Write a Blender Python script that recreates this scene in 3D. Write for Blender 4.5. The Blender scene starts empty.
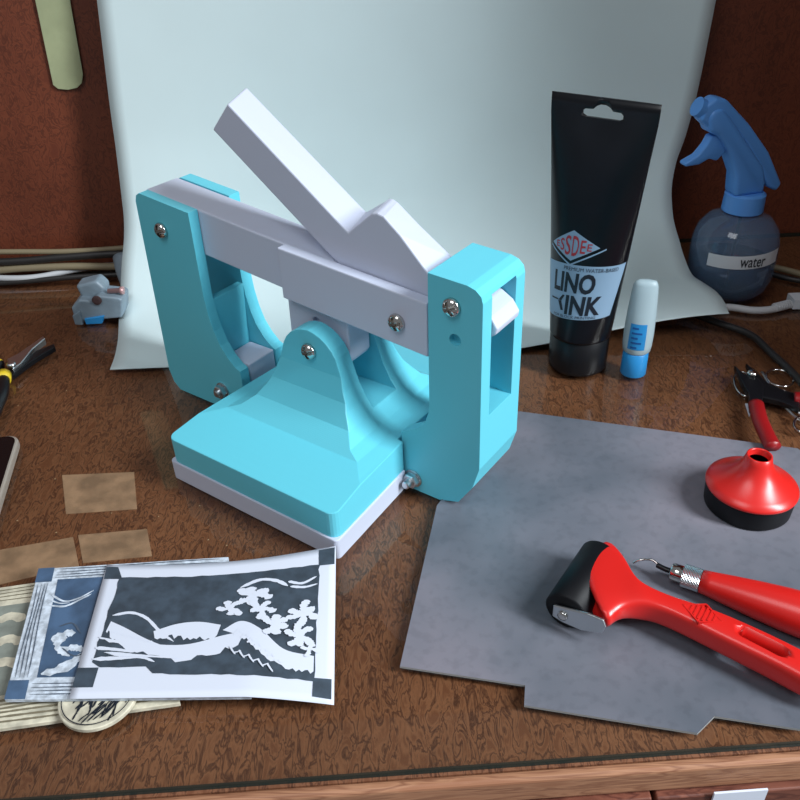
import bpy, bmesh, math, random
from mathutils import Vector, Matrix, noise
from mathutils.geometry import tessellate_polygon
random.seed(4)
PI = math.pi
sc = bpy.context.scene
COL = sc.collection

# ------------------------------------------------------------------ camera
F, PITCH, ROLL, CH = 795.0, math.radians(34), math.radians(2.33), 0.38
fw = Vector((0, math.cos(PITCH), -math.sin(PITCH)))
rt0 = Vector((1, 0, 0)); dn0 = fw.cross(rt0)
rt = math.cos(ROLL)*rt0 + math.sin(ROLL)*dn0
dn = -math.sin(ROLL)*rt0 + math.cos(ROLL)*dn0
CAM = Vector((0, 0, CH))
def ray(x, y): return rt*((x-400)/F) + dn*((y-400)/F) + fw
def at(x, y, z=0.0):            # point of the table (or a height above it)
    d = ray(x, y); return CAM + d*((z-CH)/d.z)
def atY(x, y, Y):
    d = ray(x, y); return CAM + d*(Y/d.y)
cd = bpy.data.cameras.new('camera'); cam = bpy.data.objects.new('camera', cd); COL.objects.link(cam)
cd.sensor_width = 36; cd.lens = 36*F/800; cd.clip_start = .01
m = Matrix((rt, -dn, -fw)).transposed().to_4x4(); m.translation = CAM
cam.matrix_world = m; sc.camera = cam

# ------------------------------------------------------------------ materials
def lin(c):
    return tuple(((v/255)/12.92 if v/255 <= .04045 else ((v/255+.055)/1.055)**2.4) for v in c) + (1,)
def newmat(name):
    m = bpy.data.materials.new(name); m.use_nodes = True
    nt = m.node_tree; return m, nt, nt.nodes['Principled BSDF']
def N(nt, t, **kw):
    n = nt.nodes.new(t)
    for k, v in kw.items():
        if k in n.inputs: n.inputs[k].default_value = v
        else: setattr(n, k, v)
    return n
def ramp(nt, stops, fac):
    r = nt.nodes.new('ShaderNodeValToRGB'); e = r.color_ramp.elements
    e[0].position, e[0].color = stops[0][0], lin(stops[0][1])
    e[1].position, e[1].color = stops[-1][0], lin(stops[-1][1])
    for p, c in stops[1:-1]:
        k = e.new(p); k.color = lin(c)
    nt.links.new(fac, r.inputs[0]); return r.outputs[0]
def mat(name, col, rough=.5, metal=0, var=0, scale=60, bump=0, layer=0, coat=0, spec=.5):
    m, nt, b = newmat(name)
    b.inputs['Base Color'].default_value = lin(col); b.inputs['Roughness'].default_value = rough
    b.inputs['Metallic'].default_value = metal; b.inputs['Coat Weight'].default_value = coat
    b.inputs['Specular IOR Level'].default_value = spec
    tc = N(nt, 'ShaderNodeTexCoord')
    if var or bump:
        no = N(nt, 'ShaderNodeTexNoise', Scale=scale, Detail=4.0); nt.links.new(tc.outputs['Object'], no.inputs['Vector'])
    if var:
        lo = tuple(max(0, c*(1-var)) for c in col); hi = tuple(min(255, c*(1+var)) for c in col)
        nt.links.new(ramp(nt, [(.35, lo), (.65, hi)], no.outputs[0]), b.inputs['Base Color'])
    if bump:
        bp = N(nt, 'ShaderNodeBump', Strength=bump, Distance=.0005); nt.links.new(no.outputs[0], bp.inputs['Height'])
        nt.links.new(bp.outputs[0], b.inputs['Normal'])
    if layer:                                   # 3D printing layer lines
        wv = N(nt, 'ShaderNodeTexWave', Scale=420.0, bands_direction='Z'); nt.links.new(tc.outputs['Object'], wv.inputs['Vector'])
        bp = N(nt, 'ShaderNodeBump', Strength=layer, Distance=.0002); nt.links.new(wv.outputs[0], bp.inputs['Height'])
        nt.links.new(bp.outputs[0], b.inputs['Normal'])
    return m
def wood(name, dark, mid, light, sx, sy, sz, warp, rough, bump=.15, specks=True):
    m, nt, b = newmat(name)
    tc = N(nt, 'ShaderNodeTexCoord')
    mp = N(nt, 'ShaderNodeMapping'); mp.inputs['Scale'].default_value = (sx, sy, sz)
    nt.links.new(tc.outputs['Object'], mp.inputs[0])
    n1 = N(nt, 'ShaderNodeTexNoise', Scale=1.0, Detail=3.0, Roughness=.55, Distortion=warp); nt.links.new(mp.outputs[0], n1.inputs['Vector'])
    n2 = N(nt, 'ShaderNodeTexNoise', Scale=9.0, Detail=3.0); nt.links.new(tc.outputs['Object'], n2.inputs['Vector'])
    c1 = ramp(nt, [(.34, mid), (.43, light), (.495, dark), (.56, light), (.66, mid)], n1.outputs[0])
    mx = N(nt, 'ShaderNodeMix', data_type='RGBA', blend_type='MULTIPLY'); mx.inputs[0].default_value = .55
    nt.links.new(c1, mx.inputs[6]); nt.links.new(ramp(nt, [(.3, (175, 165, 160)), (.7, (255, 255, 255))], n2.outputs[0]), mx.inputs[7])
    out = mx.outputs[2]
    if specks:
        v = N(nt, 'ShaderNodeTexVoronoi', Scale=55.0); nt.links.new(tc.outputs['Object'], v.inputs['Vector'])
        lt = N(nt, 'ShaderNodeMath', operation='LESS_THAN'); lt.inputs[1].default_value = .035
        nt.links.new(v.outputs['Distance'], lt.inputs[0])
        m2 = N(nt, 'ShaderNodeMix', data_type='RGBA'); nt.links.new(lt.outputs[0], m2.inputs[0])
        nt.links.new(out, m2.inputs[6]); m2.inputs[7].default_value = lin((175, 155, 130)); out = m2.outputs[2]
    nt.links.new(out, b.inputs['Base Color']); b.inputs['Roughness'].default_value = rough
    bp = N(nt, 'ShaderNodeBump', Strength=bump, Distance=.0004); nt.links.new(n1.outputs[0], bp.inputs['Height']); nt.links.new(bp.outputs[0], b.inputs['Normal'])
    return m
def thin_glass(name, tint, refl=1.0, rough=.01, ior=1.5):
    m, nt, b = newmat(name); nt.nodes.remove(b)
    out = nt.nodes['Material Output']
    tr = N(nt, 'ShaderNodeBsdfTransparent', Color=lin(tint)); gl = N(nt, 'ShaderNodeBsdfGlossy', Roughness=rough)
    fr = N(nt, 'ShaderNodeFresnel', IOR=ior); mu = N(nt, 'ShaderNodeMath', operation='MULTIPLY'); mu.inputs[1].default_value = refl
    ms = N(nt, 'ShaderNodeMixShader')
    ge = N(nt, 'ShaderNodeNewGeometry'); fl = N(nt, 'ShaderNodeMath', operation='SUBTRACT'); fl.inputs[0].default_value = 1.0   # reflect on outer faces only
    nt.links.new(ge.outputs['Backfacing'], fl.inputs[1]); m3 = N(nt, 'ShaderNodeMath', operation='MULTIPLY'); nt.links.new(fl.outputs[0], m3.inputs[1])
    nt.links.new(fr.outputs[0], mu.inputs[0]); nt.links.new(mu.outputs[0], m3.inputs[0]); nt.links.new(m3.outputs[0], ms.inputs[0])
    nt.links.new(tr.outputs[0], ms.inputs[1]); nt.links.new(gl.outputs[0], ms.inputs[2]); nt.links.new(ms.outputs[0], out.inputs[0])
    return m

CYAN = mat('turquoise_plastic', (103, 206, 225), .42, layer=.12, spec=.4)
WHITE = mat('white_printed_plastic', (201, 208, 227), .5, layer=.1, spec=.35)
PAPER = mat('white_paper', (206, 222, 224), .85, var=.02, scale=4, spec=.2)
CHROME = mat('chrome', (205, 203, 200), .12, 1)
STEEL = mat('steel', (205, 210, 214), .32, 1, bump=.3, scale=300)
BLACKM = mat('dark_recess', (22, 20, 20), .5)
RED = mat('red_plastic', (208, 34, 30), .3, spec=.55)
REDD = mat('dark_red_plastic', (140, 18, 22), .35)
RUBBER = mat('black_rubber', (14, 15, 19), .5, spec=.22)
BLACKP = mat('black_plastic', (15, 17, 21), .36, spec=.35)
TUBEM = mat('black_tube_plastic', (10, 12, 18), .28, spec=.35)
LABEL = mat('pale_blue_label', (136, 166, 192), .5)
WAX = mat('pale_label_white', (205, 210, 216), .55)
LRED = mat('label_red', (170, 50, 60), .5)
LBLK = mat('label_black', (22, 30, 42), .5)
INK = mat('slate_ink', (58, 70, 82), .6, var=.12, scale=120)
PRINTW = mat('print_paper', (212, 218, 232), .8, spec=.2)
BLUEINK = mat('blue_inked_lino', (70, 94, 122), .42, var=.14, scale=60, bump=.2)
CARVED = mat('carved_pale_lino', (190, 200, 212), .7, var=.14, scale=220, bump=.6)
CREAM = mat('cream_lino', (198, 192, 172), .7, var=.12, scale=120, bump=.4)
GREYGR = mat('grey_green_lino', (128, 134, 126), .65, var=.1, scale=90)
BLUEP = mat('blue_trigger_plastic', (88, 152, 226), .4)
LBLUE = mat('light_blue_plastic', (40, 140, 205), .38)
GLUEW = mat('translucent_white_plastic', (170, 192, 200), .4)
GREYP = mat('grey_blue_plastic', (122, 138, 150), .45, var=.06, scale=60)
CABW = mat('white_cable', (190, 192, 196), .5)
CABB = mat('black_cable', (34, 32, 32), .5)
CABG = mat('beige_cable', (128, 116, 92), .6)
YEL = mat('yellow_plastic', (220, 190, 40), .45)
RULER = mat('pale_green_metal', (158, 164, 128), .5, var=.05, scale=30)
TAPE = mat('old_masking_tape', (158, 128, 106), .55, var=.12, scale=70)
SHEET = None
m_, nt, b = newmat('frosted_grey_plastic_sheet'); SHEET = m_
tc = N(nt, 'ShaderNodeTexCoord')
n1 = N(nt, 'ShaderNodeTexNoise', Scale=5.5, Detail=4.0, Roughness=.5); nt.links.new(tc.outputs['Object'], n1.inputs['Vector'])
n2 = N(nt, 'ShaderNodeTexNoise', Scale=160.0, Detail=3.0); nt.links.new(tc.outputs['Object'], n2.inputs['Vector'])
c = ramp(nt, [(.32, (74, 84, 94)), (.5, (110, 112, 122)), (.68, (140, 133, 143))], n1.outputs[0])
mx = N(nt, 'ShaderNodeMix', data_type='RGBA', blend_type='MULTIPLY'); mx.inputs[0].default_value = .13
nt.links.new(c, mx.inputs[6]); nt.links.new(ramp(nt, [(.35, (120, 125, 130)), (.5, (255, 255, 255))], n2.outputs[0]), mx.inputs[7])
nt.links.new(mx.outputs[2], b.inputs['Base Color']); b.inputs['Roughness'].default_value = .42
SHEETEDGE = mat('cut_plastic_edge', (150, 152, 152), .5)
DESKW = wood('curly_veneer', (80, 46, 30), (117, 73, 49), (140, 94, 67), 180, 55, 60, 1.0, .5)
DESKE = wood('worn_wood_edge', (146, 98, 72), (168, 116, 86), (184, 134, 102), 14, 200, 200, .6, .5)
DRAWW = wood('reddish_drawer_wood', (92, 46, 34), (112, 62, 46), (130, 76, 58), 30, 90, 120, .6, .5)
WALLW = wood('reddish_wall_veneer', (92, 44, 28), (110, 54, 35), (124, 64, 41), 120, 50, 70, 1.2, .5, specks=False)
GLASS = thin_glass('clear_glass_sheet', (248, 248, 244), .9, .03)
GEDGE = mat('green_glass_edge', (30, 48, 46), .15)
BOTTLE = thin_glass('clear_bottle_plastic', (214, 224, 238), 1.5, .03)
nt = BOTTLE.node_tree; o_ = nt.nodes['Material Output']; src = o_.inputs[0].links[0].from_socket      # slightly cloudy plastic
df = N(nt, 'ShaderNodeBsdfDiffuse', Color=lin((150, 185, 225))); m4 = N(nt, 'ShaderNodeMixShader'); m4.inputs[0].default_value = .20
nt.links.new(src, m4.inputs[1]); nt.links.new(df.outputs[0], m4.inputs[2]); nt.links.new(m4.outputs[0], o_.inputs[0])
WATER = thin_glass('water', (150, 172, 205), .6, .02, 1.33)

# ------------------------------------------------------------------ mesh helpers
def link(name, me, mats, parent=None):
    o = bpy.data.objects.new(name, me); COL.objects.link(o)
    for mm in (mats if isinstance(mats, (list, tuple)) else [mats]): me.materials.append(mm)
    if parent: o.parent = parent
    return o
def from_bm(name, bm, mats, parent=None, smooth=False):
    bmesh.ops.recalc_face_normals(bm, faces=bm.faces)
    me = bpy.data.meshes.new(name); bm.to_mesh(me); bm.free()
    for p in me.polygons: p.use_smooth = smooth
    return link(name, me, mats, parent)
def thing(name, label, cat, loc=(0, 0, 0), rz=0, group=None):
    o = bpy.data.objects.new(name, None); COL.objects.link(o); o.empty_display_size = .02
    o.location = loc; o.rotation_euler = (0, 0, rz); tag(o, label, cat, group); return o
def tag(o, label, cat, group=None):
    o['label'] = label; o['category'] = cat
    if group: o['group'] = group
    return o
def prism(bm, poly, mp):        # poly 2D list ; mp(p, k) with k 0/1 -> 3D
    a = [bm.verts.new(mp(p, 0)) for p in poly]; b_ = [bm.verts.new(mp(p, 1)) for p in poly]
    bm.faces.new(a); bm.faces.new(b_[::-1]); n = len(poly)
    for i in range(n): bm.faces.new((a[i], b_[i], b_[(i+1) % n], a[(i+1) % n]))
def prism_v(poly, v0, v1, bm=None):
    bm = bm or bmesh.new(); prism(bm, poly, lambda p, k: (p[0], v1 if k else v0, p[1])); return bm
def prism_u(poly, u0, u1, bm=None):
    bm = bm or bmesh.new(); prism(bm, poly, lambda p, k: (u1 if k else u0, p[0], p[1])); return bm
def prism_z(poly, z0, z1, bm=None):
    bm = bm or bmesh.new(); prism(bm, poly, lambda p, k: (p[0], p[1], z1 if k else z0)); return bm
def box(bm, x0, x1, y0, y1, z0, z1):
    return prism_z([(x0, y0), (x1, y0), (x1, y1), (x0, y1)], z0, z1, bm)
def frame(ax):
    ax = ax.normalized(); h = Vector((0, 0, 1)) if abs(ax.z) < .9 else Vector((1, 0, 0))
    a = ax.cross(h).normalized(); return a, ax.cross(a).normalized()
def lathe(bm, prof, p0=(0, 0, 0), axis=(0, 0, 1), n=40, caps=True, sx=1, sy=1):   # prof: (r, h)
    p0 = Vector(p0); ax = Vector(axis).normalized(); a, b_ = frame(ax)
    rings = []
    for r, h in prof:
        rings.append([bm.verts.new(p0 + ax*h + (a*math.cos(t)*sx + b_*math.sin(t)*sy)*r) for t in (2*PI*i/n for i in range(n))])
    for k in range(len(rings)-1):
        for i in range(n): bm.faces.new((rings[k][i], rings[k][(i+1) % n], rings[k+1][(i+1) % n], rings[k+1][i]))
    if caps: bm.faces.new(rings[0]); bm.faces.new(rings[-1])
    return bm
def catmull(pts, sub=8):
    P = [Vector(p) for p in pts]; P = [P[0]*2-P[1]] + P + [P[-1]*2-P[-2]]; out = []
    for i in range(1, len(P)-2):
        for s in range(sub):
            t = s/sub; a, b_, c_, d = P[i-1], P[i], P[i+1], P[i+2]
            out.append(.5*((2*b_) + (c_-a)*t + (2*a-5*b_+4*c_-d)*t*t + (3*b_-a-3*c_+d)*t**3))
    out.append(P[-2]); return out
def sweep(bm, pts, rad, n=10, sub=8, smooth=True, flat=1.0, closed=False):
    P = catmull(pts, sub) if smooth else [Vector(p) for p in pts]
    rings = []; up = Vector((0, 0, 1))
    for i, p in enumerate(P):
        t = (P[min(i+1, len(P)-1)]-P[max(i-1, 0)]).normalized()
        a = t.cross(up)
        if a.length < .05: a = t.cross(Vector((0, 1, 0)))
        a.normalize(); b_ = a.cross(t).normalized()
        r = rad(i/(len(P)-1)) if callable(rad) else rad
        rings.append([bm.verts.new(p + a*math.cos(2*PI*k/n)*r + b_*math.sin(2*PI*k/n)*r*flat) for k in range(n)])
    for q in range(len(rings)-1):
        for k in range(n): bm.faces.new((rings[q][k], rings[q][(k+1) % n], rings[q+1][(k+1) % n], rings[q+1][k]))
    bm.faces.new(rings[0]); bm.faces.new(rings[-1]); return bm
def apply_mods(o):
    dg = bpy.context.evaluated_depsgraph_get(); dg.update()
    me = bpy.data.meshes.new_from_object(o.evaluated_get(dg)); o.modifiers.clear(); o.data = me
def boolean(o, bm, op='DIFFERENCE'):
    c_ = from_bm('cutter', bm, BLACKM); md = o.modifiers.new('b', 'BOOLEAN'); md.object = c_; md.operation = op; md.solver = 'EXACT'
    apply_mods(o); me = c_.data; bpy.data.objects.remove(c_); bpy.data.meshes.remove(me)
    while len(o.data.materials) > 1: o.data.materials.pop()
def bevel(o, w=.0012, seg=2, ang=32):
    md = o.modifiers.new('v', 'BEVEL'); md.width = w; md.segments = seg; md.limit_method = 'ANGLE'; md.angle_limit = math.radians(ang)
    md.harden_normals = False; apply_mods(o)
def rrect(x0, x1, y0, y1, r, n=5):
    out = []
    for cx, cy, a0 in ((x1-r, y1-r, 0), (x0+r, y1-r, 90), (x0+r, y0+r, 180), (x1-r, y0+r, 270)):
        for k in range(n+1):
            a = math.radians(a0+90*k/n); out.append((cx+r*math.cos(a), cy+r*math.sin(a)))
    return out
def text_polys(s, size=1.0, offset=0):          # returns tris (2D) of a word, origin left baseline
    cu = bpy.data.curves.new('t', 'FONT'); cu.body = s; cu.size = size; cu.offset = offset; cu.resolution_u = 3
    ob = bpy.data.objects.new('t', cu); COL.objects.link(ob)
    dg = bpy.context.evaluated_depsgraph_get(); dg.update()
    me = bpy.data.meshes.new_from_object(ob.evaluated_get(dg))
    T = [[(me.vertices[i].co.x, me.vertices[i].co.y) for i in p.vertices] for p in me.polygons]
    bpy.data.objects.remove(ob); bpy.data.curves.remove(cu); bpy.data.meshes.remove(me); return T
def text_box(s, x0, x1, y0, y1, offset=0):       # word stretched into a box
    T = text_polys(s, 1, offset); xs = [p[0] for t in T for p in t]; ys = [p[1] for t in T for p in t]
    ax, bx, ay, by = min(xs), max(xs), min(ys), max(ys)
    return [[(x0+(p[0]-ax)/(bx-ax)*(x1-x0), y0+(p[1]-ay)/(by-ay)*(y1-y0)) for p in t] for t in T]
def decal(name, polys, fn, mt, parent, maxlen=.006, smooth=False, stack=False):   # flat marks laid on a surface by fn(x,y)->3D
    bm = bmesh.new()
    for pi_, poly in enumerate(polys):
        vs = [bm.verts.new((p[0], p[1], pi_*1e-5)) for p in poly]
        if len(poly) <= 4:
            try: bm.faces.new(vs)
            except ValueError: pass
        else:
            for t in tessellate_polygon([[Vector((p[0], p[1], 0)) for p in poly]]):
                try: bm.faces.new([vs[i] for i in t])
                except ValueError: pass
    for _ in range(5):
        es = [e for e in bm.edges if e.calc_length() > maxlen]
        if not es: break
        bmesh.ops.subdivide_edges(bm, edges=es, cuts=1)
        bmesh.ops.triangulate(bm, faces=[f for f in bm.faces if len(f.verts) > 3])
    up = stack and Vector((0, 0, 1))
    for v in bm.verts: v.co = fn(v.co.x, v.co.y) + (up*v.co.z if stack else Vector())
    me = bpy.data.meshes.new(name); bm.to_mesh(me); bm.free()
    for p in me.polygons: p.use_smooth = smooth
    return link(name, me, mt, parent)

# ------------------------------------------------------------------ desk, glass, back wall, added shade panel
SK = .034                                        # the desk stands slightly turned
def sk(x, y): return (x, y + SK*x)
def quad(x0, x1, y0, y1): return [sk(x0, y0), sk(x1, y0), sk(x1, y1), sk(x0, y1)]
GY = .2292; WY = .8730
desk = thing('writing_desk', 'brown veneered writing desk with worn front edge under a sheet of glass', 'desk', (0, .23, 0))
def dk(bm, name, mt, parent, bev=0):
    o = from_bm(name, bm, mt); 
    if bev: bevel(o, bev, 3)
    o.parent = parent; o.location = Vector(o.location) - (Vector(parent.location) if parent else Vector()); return o
top = dk(prism_z(quad(-.9, .575, GY-.0015, WY), -.024, -.0055), 'tabletop', DESKW, desk)
dk(prism_z(quad(-.9, .575, GY-.0075, GY-.0013), -.0245, -.0055), 'edge_strip', DESKE, desk, .0022)
gap = .1235
for (xa, xb) in ((-.9, gap-.0012), (gap+.0012, .575)):
    d_ = dk(prism_z(quad(xa, xb, GY-.0105, GY+.008), -.16, -.0262), 'drawer', DRAWW, desk, .0012)
    if xa > 0:
        lb = dk(prism_z(quad(.1535, .1815, GY-.0124, GY-.0112), -.05, -.0220), 'sticker', PRINTW, desk); lb['label'] = 'blank white paper sticker'
dk(prism_z(quad(-.9, .575, GY+.02, WY), -.16, -.03), 'carcass', BLACKM, desk)
bm = prism_z(quad(-.9, .575, GY, WY-.004), -.005, 0)
bmesh.ops.recalc_face_normals(bm, faces=bm.faces)
for f_ in bm.faces: f_.material_index = 1 if abs(f_.normal.z) < .5 else 0
g_ = from_bm('glass_sheet', bm, [GLASS, GEDGE]); tag(g_, 'clear glass sheet with dark green edge covering the brown desk', 'glass')
wb = from_bm('wall_back', prism_z(quad(-1.1, .6, WY, WY+.02), -.2, .9), WALLW); wb['kind'] = 'structure'
wr = from_bm('shade_panel_right', prism_z([(.575, WY+.02*0+.0196), (.575, .333), (.595, .333), (.595, WY+.02)], -.2, 1.3), WALLW); wr['kind'] = 'structure'  # unseen panel, added to keep window light off the back right

# ------------------------------------------------------------------ backdrop paper
def prof(Y):
    x = (Y-.70)/.150
    return 0 if x <= 0 else .055*x*x/(1-x) if x < .99 else 9
def onprof(x, y):
    lo, hi = .5, .8484
    for _ in range(50):
        mid = (lo+hi)/2; p = atY(x, y, mid)
        if p.z > prof(mid): lo = mid
        else: hi = mid
    return atY(x, y, lo)
Lp = [(110,370),(115,356),(118,340),(119,320),(120,300),(121,280),(122,262),(124,240),(124,220),(122,200),(116,150),(110,107),(103,50),(97,0)]
Rp = [(729,314,.652),(724,302,.672),(716,292,.69),(703,283,.708),(692,275,.724),(684,257,.742),(679,240,.757),(674,222,.773),(672,205,.785),(672,185,.797),(677,160,.812),(686,135,.822),(699,85,.836),(716,0,.8485)]
Lw = [onprof(*p) for p in Lp]; Rw = [atY(*p) for p in Rp]
Lw[0].z = 0
Lw.append(Lw[-1]+(Lw[-1]-Lw[-2])*1.6); Rw.append(Rw[-1]+(Rw[-1]-Rw[-2])*1.6)

bm = bmesh.new(); rows = []
def dense(L): return catmull(L, 5)
LD, RD = dense(Lw), dense(Rw); NX = 40
for l, r in zip(LD, RD):
    row = []
    for k in range(NX+1):
        t = k/NX; w = max(0, (t-.55)/.45); w = w*w*(3-2*w)
        x = l.x + (r.x-l.x)*t; y = l.y + (r.y-l.y)*w*(1 if w < 1 else 1); z = l.z + (r.z-l.z)*w
        row.append(bm.verts.new((x, y, max(z, 0)+.0004)))
    rows.append(row)
for i in range(len(rows)-1):
    for k in range(NX): bm.faces.new((rows[i][k], rows[i][k+1], rows[i+1][k+1], rows[i+1][k]))
pb = from_bm('paper_backdrop', bm, PAPER, smooth=True)
sd = pb.modifiers.new('s', 'SOLIDIFY'); sd.thickness = .0004; sd.offset = 0; apply_mods(pb)
tag(pb, 'large white sheet of paper curving up the wall behind the press', 'paper')

# ------------------------------------------------------------------ lino press (u along the arm, v towards the back)
TH = math.radians(-36.3); PO = Vector((-.0449, .3783, 0))
UO = Vector((-.100, .112))
base = PO + Vector((math.cos(TH)*UO.x - math.sin(TH)*UO.y, math.sin(TH)*UO.x + math.cos(TH)*UO.y, 0))
press = thing('lino_press', 'turquoise and white plastic lever press for lino printing, standing before the paper', 'press', base, TH)
def pp(o, parent):              # meshes of the press are written in its own frame with the origin at its front corner
    me = o.data; me.transform(Matrix.Translation((-UO.x, -UO.y, 0))); o.parent = parent; return o
def screw(parent, u, v, z, r=.0063):
    bm = bmesh.new()
    lathe(bm, [(r*.97, 0), (r, .0012), (r*.93, .0025), (r*.72, .0038), (r*.4, .0046), (.0001, .0048)], (u, v, z), (0, -1, 0), 28)
    o = from_bm('screw', bm, CHROME, smooth=True)
    bc = bmesh.new(); a = .5+.3*math.sin(u*90)
    for k in (0, 1):
        c, s = math.cos(a+k*PI/2), math.sin(a+k*PI/2); L, T = r*.74, r*.19
        prism_v([(u+c*i*L-s*j*T, z+s*i*L+c*j*T) for i, j in ((-1, -1), (1, -1), (1, 1), (-1, 1))], v-.0075, v-.0010, bc)
    bmesh.ops.recalc_face_normals(bc, faces=bc.faces)
    md = None; c_ = from_bm('cutter', bc, BLACKM); md = o.modifiers.new('b', 'BOOLEAN'); md.object = c_; md.operation = 'DIFFERENCE'; md.use_self = True; md.solver = 'EXACT'
    apply_mods(o); bpy.data.objects.remove(c_)
    o['label'] = 'steel cross-head screw'
    pp(o, parent); return o
def nut(parent, u, v, z, shaft):
    bm = lathe(bmesh.new(), [(.0072, 0), (.0072, .001), (.0066, .0011)], (u, v, z), (0, -1, 0), 24)
    lathe(bm, [(.0058, 0), (.0062, .0008), (.0062, .0042), (.0055, .005)], (u, v-.001, z), (0, -1, 0), 6)
    lathe(bm, [(.0031, 0), (.0031, shaft), (.0024, shaft+.0006)], (u, v-.004, z), (0, -1, 0), 14)
    o = from_bm('nut', bm, STEEL); o['label'] = 'steel bolt end with hexagonal nut'; pp(o, parent)
VF, VB, S0, S1 = .0858, .1385, .0968, .1270
# left tower
poly = [(-.258, .018), (-.2545, .006), (-.248, .0), (-.1655, .0), (-.1655, .0455), (-.1705, .0478), (-.1775, .0545), (-.184, .064), (-.1885, .076),
        (-.1915, .09), (-.193, .105), (-.1925, .1735), (-.2455, .1792), (-.2495, .1768), (-.2515, .172)]
o = from_bm('side_tower', prism_v(poly, VF, VB), CYAN)
boolean(o, prism_v([(-.15, .100), (-.15, .19), (-.27, .19), (-.27, .03), (-.203, .03), (-.1995, .0985), (-.1985, .100)], S0-.002, S1+.0005))
boolean(o, prism_v([(-.1925, .0980), (-.1940, .060), (-.1940, -.01), (-.15, -.01), (-.15, .0980)], S0-.002, S1+.0005))
bevel(o, .0011, 2, 28); o['label'] = 'turquoise forked tower at the hinge end'; pp(o, press); tl = o
screw(tl, -.2267, VF, .1535); nut(tl, -.1905, VF, .0195, .004)
# right tower
poly = [(-.0075, .0), (.024, .0), (.040, .0055), (.0512, .0235), (.0562, .0415), (.0556, .165), (.0543, .1695), (.0505, .1728), (.045, .1745), (.0170, .1762),
        (.0167, .080), (.0160, .0735), (.0125, .0625), (.006, .056), (-.0015, .0515), (-.0072, .0485)]
o = from_bm('side_tower', prism_v(poly, VF, VB), CYAN)
boolean(o, box(bmesh.new(), -.02, .07, S0, S1, .0795, .1668))
boolean(o, prism_v([(.018, .0605), (.018, -.01), (-.02, -.01), (-.02, .0605)], S0, S1))
boolean(o, prism_v([(.024, .081), (.018, .06), (-.02, .06), (-.02, .081)], S0, S1))
boolean(o, lathe(bmesh.new(), [(.0042, 0), (.0042, .006)], (.0366, VF-.001, .1355), (0, 1, 0), 20))
bevel(o, .0011, 2, 28); o['label'] = 'turquoise closed tower with a window at the lever end'; pp(o, press); tr = o
screw(tr, .0344, VF, .1580); nut(tr, .0020, VF, .0105, .0065)
# platen
uc, vc = -.0785, .106
def mir(half): return half + [(2*vc-a, z) for a, z in reversed(half)]
fpoly = mir([(0, .0165), (0, .0375), (.0460, .0436), (.0610, .0535), (.0705, .0675), (.0757, .084), (.0765, .096), (.0765, .13)])
gh = [(.085, .0165), (.085, .0408), (.074, .0418), (.062, .0436), (.0525, .0468), (.0445, .0530), (.0375, .0625), (.0318, .074), (.0285, .084)]
for k in range(1, 7):
    a = math.radians(8 + 82*k/6); gh.append((.0265*math.cos(a)-.0012*math.sin(a), .0872+.0265*math.sin(a)))
gpoly = [(uc-a, z) for a, z in gh] + [(uc+a, z) for a, z in reversed(gh[:-1])]
plat = rrect(-.1575, 0, 0, .212, .007); plat = [((x-uc)*(1-.165*y/.224)+uc, y) for x, y in plat]
def notch():
    n_ = box(bmesh.new(), -.0092, .02, .0838, .1405, -.01, .2); return n_
o = from_bm('platen', prism_u(fpoly, -.17, .01), CYAN)
boolean(o, prism_v(gpoly, -.01, .24), 'INTERSECT')
boolean(o, prism_z(plat, .0, .2), 'INTERSECT')
boolean(o, box(bmesh.new(), -.2, .05, .0915, .1205, .0550, .2))
boolean(o, notch())
bevel(o, .0009, 2, 40); o['label'] = 'turquoise sloping pressure plate with two ears'; pp(o, press); pl = o
screw(pl, uc+.0005, .0765, .0970)
o = from_bm('platen_pad', prism_z([((x-uc)*(1-.165*y/.224)+uc, y) for x, y in rrect(-.1590, .0012, -.0012, .213, .0035)], 0, .0168), WHITE); boolean(o, notch()); bevel(o, .0008)
o['label'] = 'white plastic base layer'; pp(o, pl)
for ua, ub, zt in ((-.1938, -.1665, .0460), (-.0085, .0165, .0300)):
    o = from_bm('cross_block', box(bmesh.new(), ua, ub, .0972, .1266, 0, zt), WHITE); bevel(o); o['label'] = 'white block bolted between the tower feet'; pp(o, press)
# link between the ears
o = from_bm('link', prism_v([(-.1118, .1245), (-.1125, .0935), (-.108, .084), (-.098, .0805), (-.068, .0800), (-.0600, .0815), (-.0570, .0860), (-.0570, .1205)], .0955, .1190), WHITE)
boolean(o, lathe(bmesh.new(), [(.0036, 0), (.0036, .006)], (-.0860, .0935, .1090), (0, 1, 0), 20)); bevel(o, .001); pp(o, press)
# arm
SL = -.085
AS = -.108
def arm_poly(u0, u1, zt0, h): return [(u0, zt0), (u1, zt0+SL*(u1-u0)), (u1, zt0+SL*(u1-u0)-h), (u0, zt0-h)]
o = from_bm('arm', prism_v([(-.2485, .1790), (-.0600, .1790+AS*.1885), (-.0600, .1430+AS*.1885), (-.2485, .1430)], .0952, .1268), WHITE); bevel(o, .0009); o['label'] = 'white hinged beam'; pp(o, press)
# bracket plates on both sides of the arm
bm = prism_v(arm_poly(-.1086, .0148, .1642, .0385), .0878, .0968); prism_v(arm_poly(-.1086, .0148, .1642, .0385), .1270, .136, bm)
box(bm, -.100, -.02, .0968, .1270, .1208, .1245)
o = from_bm('bracket', bm, WHITE); bevel(o, .0009); o['label'] = 'white bracket plates clasping the beam'; pp(o, press)
screw(o, -.0085, .0878, .1345)
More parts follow.
